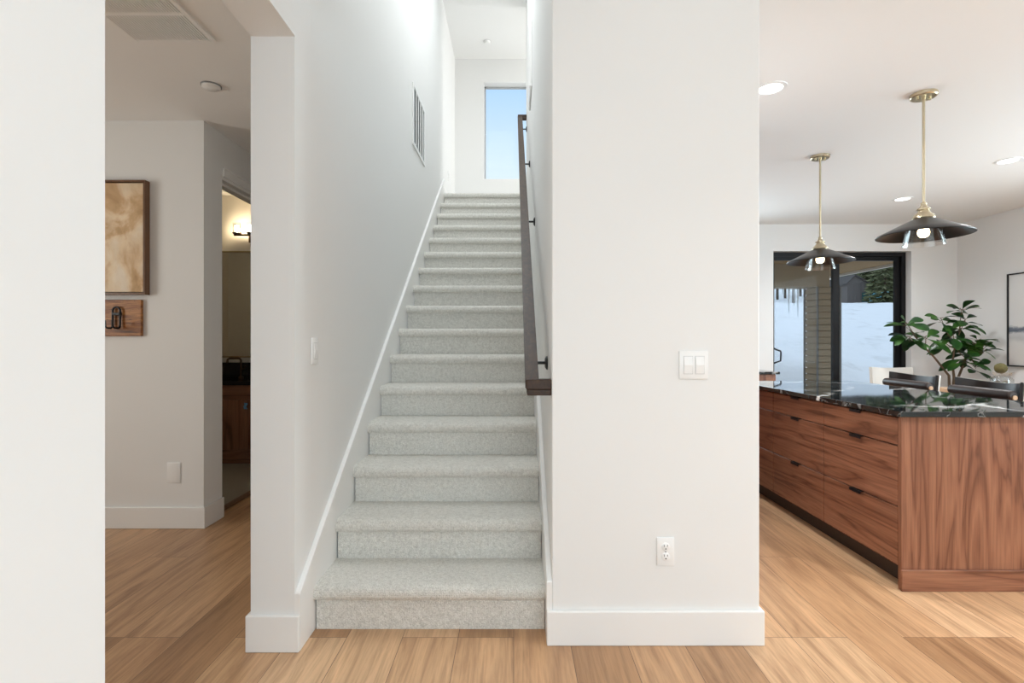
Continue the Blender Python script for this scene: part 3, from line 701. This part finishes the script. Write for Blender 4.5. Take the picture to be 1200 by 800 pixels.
# framed print on the right wall
def seascape():
    m = mat('pale_seascape_print', rough=.6); N, L, bs = nodes(m)
    t = N.new('ShaderNodeTexCoord'); sp_ = N.new('ShaderNodeSeparateXYZ'); L.new(t.outputs['Object'], sp_.inputs[0])
    a = N.new('ShaderNodeMath'); a.operation = 'MULTIPLY_ADD'; L.new(noise_n(m, coord(m, (1, 3, 6)), 2.0, 5, .6), a.inputs[0]); a.inputs[1].default_value = .12; L.new(sp_.outputs[2], a.inputs[2])
    mm = N.new('ShaderNodeMath'); mm.operation = 'ADD'; L.new(a.outputs[0], mm.inputs[0]); mm.inputs[1].default_value = .5
    setc(m, ramp(m, mm.outputs[0], [(0, (.60, .58, .55)), (.30, (.66, .65, .63)), (.36, (.50, .50, .50)), (.415, (.58, .58, .58)), (.44, (.10, .12, .16)), (.47, (.16, .18, .22)), (.50, (.68, .68, .67)), (1, (.70, .70, .69))])); return m
pr = thing('framed_print', 'pale print with a dark horizon band in a thin black frame', 'picture', (5.45, 5.13, 1.435))
PW, PH = .50, .505
b = BM()
for q in ((-PW, -PW+.014, -PH, PH), (PW-.014, PW, -PH, PH)): box(b, -.03, 0, q[0], q[1], q[2], q[3])
for q in ((-PH, -PH+.014), (PH-.014, PH)): box(b, -.03, 0, -PW+.014, PW-.014, q[0], q[1])
obj('frame', b, BLACK, pr)
b = BM(); box(b, -.018, -.004, -PW+.012, PW-.012, -PH+.012, PH-.012); obj('print', b, seascape(), pr)

# ------------------------------------------------------------------ the plant
PD = 5.72; pcx = PXw(1116, PD)
pl = thing('potted_plant', 'leafy green indoor plant in the corner by the sliding door', 'plant', (pcx, PD, 0))
POT = mat('matte_white_pot', (.70, .69, .66), .5)
b = BM(); lathe(b, [(0, 0), (.13, 0), (.15, .01), (.18, .30), (.185, .32), (.172, .32), (.165, .285), (0, .285)], 36); po = obj('pot', b, POT, pl, True)
b = BM(); lathe(b, [(0, .290), (.164, .288), (.165, .275), (0, .275)], 24); obj('soil', b, mat('dark_soil', (.03, .02, .013), .95), po, True)
LEAF = mat('glossy_green_leaf', (.03, .10, .018), .30)
_n = noise_n(LEAF, coord(LEAF), 5, 2); setc(LEAF, ramp(LEAF, _n, [(.35, (.012, .05, .014)), (.55, (.035, .12, .022)), (.7, (.085, .22, .035))]))
STEM = mat('brown_stem', (.12, .075, .04), .7)
def P_(px, py, dy): return Vector((PXw(px, PD)+0-pcx, dy, PZw(py, PD)))
tips = [(1054, 378, -.10, 'l'), (1064, 394, -.02, 'l'), (1080, 393, -.06, 'l'), (1104, 372, .02, 'c'), (1127, 362, .0, 'c'), (1108, 392, -.10, 'c'), (1131, 382, .06, 'c'), (1130, 402, -.12, 'r'), (1144, 398, -.02, 'r'), (1118, 418, -.13, 'c'), (1136, 428, -.08, 'r'), (1118, 403, .10, 'c'), (1147, 408, -.06, 'r'), (1124, 374, -.08, 'c'), (1136, 415, .02, 'r')]
sb = BM(); lf = BM()
roots = {'l': ((-.02, 0, .29), P_(1112, 440, 0), P_(1092, 418, -.03), P_(1080, 406, -.03)), 'c': ((0, .02, .29), P_(1118, 442, 0), P_(1116, 425, .0), P_(1119, 405, 0)), 'r': ((.02, 0, .29), P_(1122, 442, -.01), P_(1128, 425, -.02), P_(1133, 412, -.03))}
for k, pts in roots.items(): tube(sb, [Vector(p) for p in pts], [.016, .013, .010, .007], 8)
def leaf(bm, o, d, ln, wd, up):
    d = d.normalized(); side = d.cross(up).normalized(); nrm = side.cross(d).normalized()
    P = []; n = 10
    for i in range(n+1):
        t_ = i/n; wdt = wd*max(.02, math.sin(PI*min(1, t_**1.35))**.7)*(.6+.5*t_) if i < n else .001
        c = o+d*(ln*t_)-Vector((0, 0, 1))*(.30*ln*t_*t_)
        P.append([c+side*(wdt*s_)+nrm*(abs(s_)*wdt*.18) for s_ in (-1, -.5, 0, .5, 1)])
    grid(bm, P)
for (px, py, dy, k) in tips:
    c = P_(px, py, dy); q = Vector(roots[k][3]); m_ = (c+q)/2+Vector((random.uniform(-.02, .02), random.uniform(-.02, .02), -.02))
    tube(sb, [q, m_, c], [.006, .0045, .003], 6)
    n = random.choice((7, 8, 9)); a0 = random.uniform(0, 2*PI)
    for i in range(n):
        a = a0+2*PI*i/n+random.uniform(-.3, .3); elv = random.uniform(-.45, .8)
        d = Vector((math.cos(a)*math.cos(elv), math.sin(a)*math.cos(elv)*.9, math.sin(elv)))
        ln = random.uniform(.15, .23)
        if px > 1135 and d.x > 0: ln *= .75
        st_ = c-Vector((0, 0, random.uniform(0, .06)))
        leaf(lf, st_+d*.018, d, ln, ln*random.uniform(.20, .27), Vector((random.uniform(-.6, .6), random.uniform(-1.4, .3), 1)))
        tube(sb, [st_, st_+d*.03], .0022, 5)
obj('stems', sb, STEM, pl, True)
bmesh.ops.solidify(lf, geom=lf.faces[:], thickness=.0012)
obj('foliage', lf, LEAF, pl, True)

# ------------------------------------------------------------------ outside
SNOW = mat('snow', (.88, .90, .92), .8); bump(SNOW, noise_n(SNOW, coord(SNOW), 3, 8, .65), .35, .15)
_s = noise_n(SNOW, coord(SNOW), 1.6, 9, .72, .5); setc(SNOW, ramp(SNOW, _s, [(.30, (.70, .71, .71)), (.45, (.88, .90, .92)), (1, (.90, .92, .94))]))
def zsnow(x, y):
    pts = [(6.4, -.2), (9.0, .05), (9.6, .42), (10.6, .86), (12, 1.32), (14, 1.85), (17, 2.38), (20, 2.62), (30, 3.25), (45, 4.35), (60, 6.2), (90, 11), (130, 16)]
    for (a, za), (b_, zb) in zip(pts, pts[1:]):
        if y <= b_:
            t_ = (y-a)/(b_-a); t_ = max(0, t_); z = za+(zb-za)*t_; break
    else: z = pts[-1][1]
    bumpy = .10*noise.noise(Vector((x*.6, y*.6, 2)))+.06*noise.noise(Vector((x*1.7, y*1.7, 5))) if y > 8.8 else 0
    return z+bumpy*(1 if y < 13 else .6)+(.5*noise.noise(Vector((x*.08, y*.08, 9))) if y > 24 else 0)
b = BM(); ys = [6.46, 7, 8, 8.8]+[9+.2*k for k in range(26)]+[14.4+.8*k for k in range(12)]+[25+3*k for k in range(36)]
rows = []
for y in ys:
    x0, x1 = y*.25-1, y*.95+4
    rows.append([(x0+(x1-x0)*j/60, y, zsnow(x0+(x1-x0)*j/60, y)) for j in range(61)])
grid(b, rows); bmesh.ops.recalc_face_normals(b, faces=b.faces); o = obj('ground', b, SNOW, None, True); o['kind'] = 'structure'

SID = mat('taupe_lap_siding', (.30, .24, .17), .9, 0, .2); SOF = dark_oak('brown_soffit_boards', (.26, .17, .085), (.34, .235, .13), 'x'); nodes(SOF)[2].inputs['Roughness'].default_value = .9; nodes(SOF)[2].inputs['Specular IOR Level'].default_value = .1
cx, cy, cw = 4.92, 8.17, .34
cl = thing('porch_column', 'taupe lap-sided porch column outside the sliding door', 'column', (cx, cy, -.1))
b = BM()
box(b, -cw/2+.016, cw/2-.016, -cw/2+.016, cw/2-.016, 0, 2.148)
for k in range(22):
    z = k*.0977; hgt = .0837
    a = [b.verts.new((sx_*(cw/2+.010), sy_*(cw/2+.010), z)) for sx_, sy_ in ((-1, -1), (1, -1), (1, 1), (-1, 1))]
    c = [b.verts.new((sx_*cw/2, sy_*cw/2, z+hgt)) for sx_, sy_ in ((-1, -1), (1, -1), (1, 1), (-1, 1))]
    b.faces.new(a[::-1]); b.faces.new(c)
    for q in range(4): b.faces.new((a[q], a[(q+1) % 4], c[(q+1) % 4], c[q]))
obj('siding', b, SID, cl)
for sx_, sy_ in ((-1, -1), (1, -1), (1, 1), (-1, 1)):
    b = BM(); q = cw/2+.008; box(b, sx_*q-.012, sx_*q+.012, sy_*q-.012, sy_*q+.012, 0, 2.15); obj('corner_trim', b, mat('grey_corner_trim', (.16, .155, .15), .5) if not bpy.data.materials.get('grey_corner_trim') else bpy.data.materials['grey_corner_trim'], cl)
ro = thing('porch_roof', 'brown boarded porch roof with beam above the sliding door', 'roof', (4, 8, 2.05))
b = BM(); box(b, -2.5, .95, .02, .36, 0, .40); obj('beam', b, SID, ro)
b = BM()
for k in range(18): box(b, -2.5, 1.9, -1.5+k*.175, -1.5+k*.175+.17, .36+.0, .40)
obj('soffit', b, SOF, ro)
b = BM(); box(b, -2.55, 1.96, -1.52, 1.68, .40, .62); obj('roof_deck', b, mat('dark_roofing', (.06, .06, .06), .8), ro)
b = BM(); box(b, 1.9, 1.96, -1.52, 1.68, .32, .42); box(b, -2.5, 1.9, 1.64, 1.70, .32, .42); obj('fascia', b, mat('pale_fascia', (.5, .45, .38), .6), ro)
ICE = mat('ice', (.85, .90, .95), .12); nodes(ICE)[2].inputs['Transmission Weight'].default_value = .5
for k, (px, ln, lab) in enumerate(((917.5, .30, 'short thin icicle hanging leftmost from the porch eave'), (924.5, .66, 'long icicle hanging second from the left at the porch eave'), (930.5, .50, 'medium icicle third from the left at the porch eave'), (935.0, .72, 'longest icicle hanging near the porch column'), (913.5, .18, 'tiny icicle stub at the far left of the porch eave'))):
    b = BM(); r = .028
    tube(b, [(0, 0, 0), (.004, 0, -ln*.3), (-.003, 0, -ln*.6), (0, 0, -ln)], [r, r*.7, r*.42, .003], 10)
    o = obj('icicle', b, ICE, None, True, (PXw(px, 9.67), 9.67, 2.37)); tag(o, lab, 'icicle', 'icicles on the porch eave')

# shed and trees on the slope
SD = 50; shx0, shx1 = PXw(993, SD), PXw(1018, SD); zb = PZw(357, SD); ze = PZw(331, SD); za = PZw(323, SD)
sh = thing('garden_shed', 'grey board-clad shed with gable roof on the snowy slope', 'shed', ((shx0+shx1)/2, SD, zb))
hw = (shx1-shx0)/2; GB = mat('grey_weathered_boards', (.17, .15, .14), .8)
b = BM(); poly = [(-hw, -1), (-hw, ze-zb), (-hw*.35, za-zb), (hw, ze-zb-.1), (hw, -1)]
prism_y(b, poly, 0, 3.5)
k = -hw
while k < hw: box(b, k-.02, k+.02, -.03, 0, -1, (ze-zb) - .05); k += .22
obj('walls', b, GB, sh)
b = BM()
for (xa, z_a), (xb, z_b) in (((-hw-.2, ze-zb-.2), (-hw*.35, za-zb)), ((-hw*.35, za-zb), (hw+.2, ze-zb-.2))):
    prism_y(b, [(xa, z_a), (xb, z_b), (xb, z_b+.12), (xa, z_a+.12)], -.2, 3.7)
obj('roof', b, mat('dark_shed_roof', (.10, .09, .085), .8), sh)
b = BM(); box(b, hw*.35, hw*.95, -.06, -.02, -.1, 1.2); obj('door', b, mat('teal_paint', (.03, .10, .10), .6), sh)
tpx = PXw(1030, 46); b = BM(); box(b, -.62, .62, -.5, .5, -.6, .62, .2, 3); o = obj('covered_pile', b, mat('teal_tarp', (.10, .30, .36), .5), None, True, (tpx, 46, PZw(347, 46))); tag(o, 'teal tarp-covered pile between the shed and the evergreens', 'covered pile')

NEEDLE = mat('evergreen_needles', (.05, .06, .028), .9)
_n = noise_n(NEEDLE, coord(NEEDLE), 2.2, 4, .7); setc(NEEDLE, ramp(NEEDLE, _n, [(.35, (.04, .055, .025)), (.5, (.12, .135, .06)), (.68, (.28, .28, .16))]))
BARK = mat('grey_bark', (.10, .075, .055), .9)
def conifer(x, y, h, r, bare, label, seed):
    rnd = random.Random(seed)
    t = thing('evergreen_tree', label, 'tree', (x, y, zsnow(x, y)-.3), 0, 'evergreen trees on the slope')
    b = BM(); tube(b, [(0, 0, 0), (0, 0, h*.5), (0, 0, h)], [.06+.006*h, .04+.004*h, .02], 8); obj('trunk', b, BARK, t, True)
    b = BM(); lev = int(h*3.0)
    for i in range(lev):
        f = i/(lev-1); z = h*(bare+(1-bare)*f); rr = r*(1-f)**.8+.1; nb = max(6, int(18*(1-f)+5))
        for k in range(nb):
            a = rnd.uniform(0, 2*PI); ln = rr*rnd.uniform(.6, 1.1); dr_ = -.30*ln+rnd.uniform(-.1, .2)
            c = Vector((math.cos(a), math.sin(a), 0)); sd = Vector((-math.sin(a), math.cos(a), 0))
            for q in range(3):
                o0 = c*(ln*q/3.4)+Vector((0, 0, z+dr_*q/3.4)); o1 = c*(ln*(q+1.3)/3.4)+Vector((0, 0, z+dr_*(q+1.3)/3.4))
                for sgn in (-1, 1):
                    w_ = ln*.12*rnd.uniform(.7, 1.3)
                    p3 = (o0+o1)/2+sd*sgn*w_+Vector((0, 0, -w_*rnd.uniform(.2, .8)))
                    b.faces.new([b.verts.new(o0), b.verts.new(o1), b.verts.new(p3+Vector((0, 0, -.1))), b.verts.new(p3-c*.2)])
    obj('needles', b, NEEDLE, t)
specs = [(1022, 56, 9, 2.2, .05, 'evergreen tree right behind the grey shed'), (1037, 42, 7.5, 1.8, .02, 'bushy evergreen tree right of the teal tarp'), (1050, 48, 10, 2.2, .05, 'tall evergreen tree at the right door frame'),
         (1044, 66, 13, 2.4, .05, 'evergreen tree behind the two right-hand evergreens'), (988, 60, 9, 1.9, .05, 'evergreen tree just left of the grey shed'), (1006, 72, 14, 2.8, .05, 'tall evergreen tree rising behind the grey shed'),
         (1027, 75, 15, 3.0, .05, 'far evergreen tree above the teal tarp'), (911, 53, 13, 1.2, .16, 'bare-trunked evergreen tree at the left door edge'), (920, 58, 14, 1.3, .2, 'bare-trunked evergreen tree second from the left door edge'), (930, 48, 12, 1.0, .2, 'bare-trunked evergreen tree behind the icicles'), (938, 62, 14, 1.8, .3, 'evergreen tree nearest the porch column at left')]
for i, (px, d, h, r, bare, lab) in enumerate(specs): conifer(PXw(px, d), d, h, r, bare, lab, i)
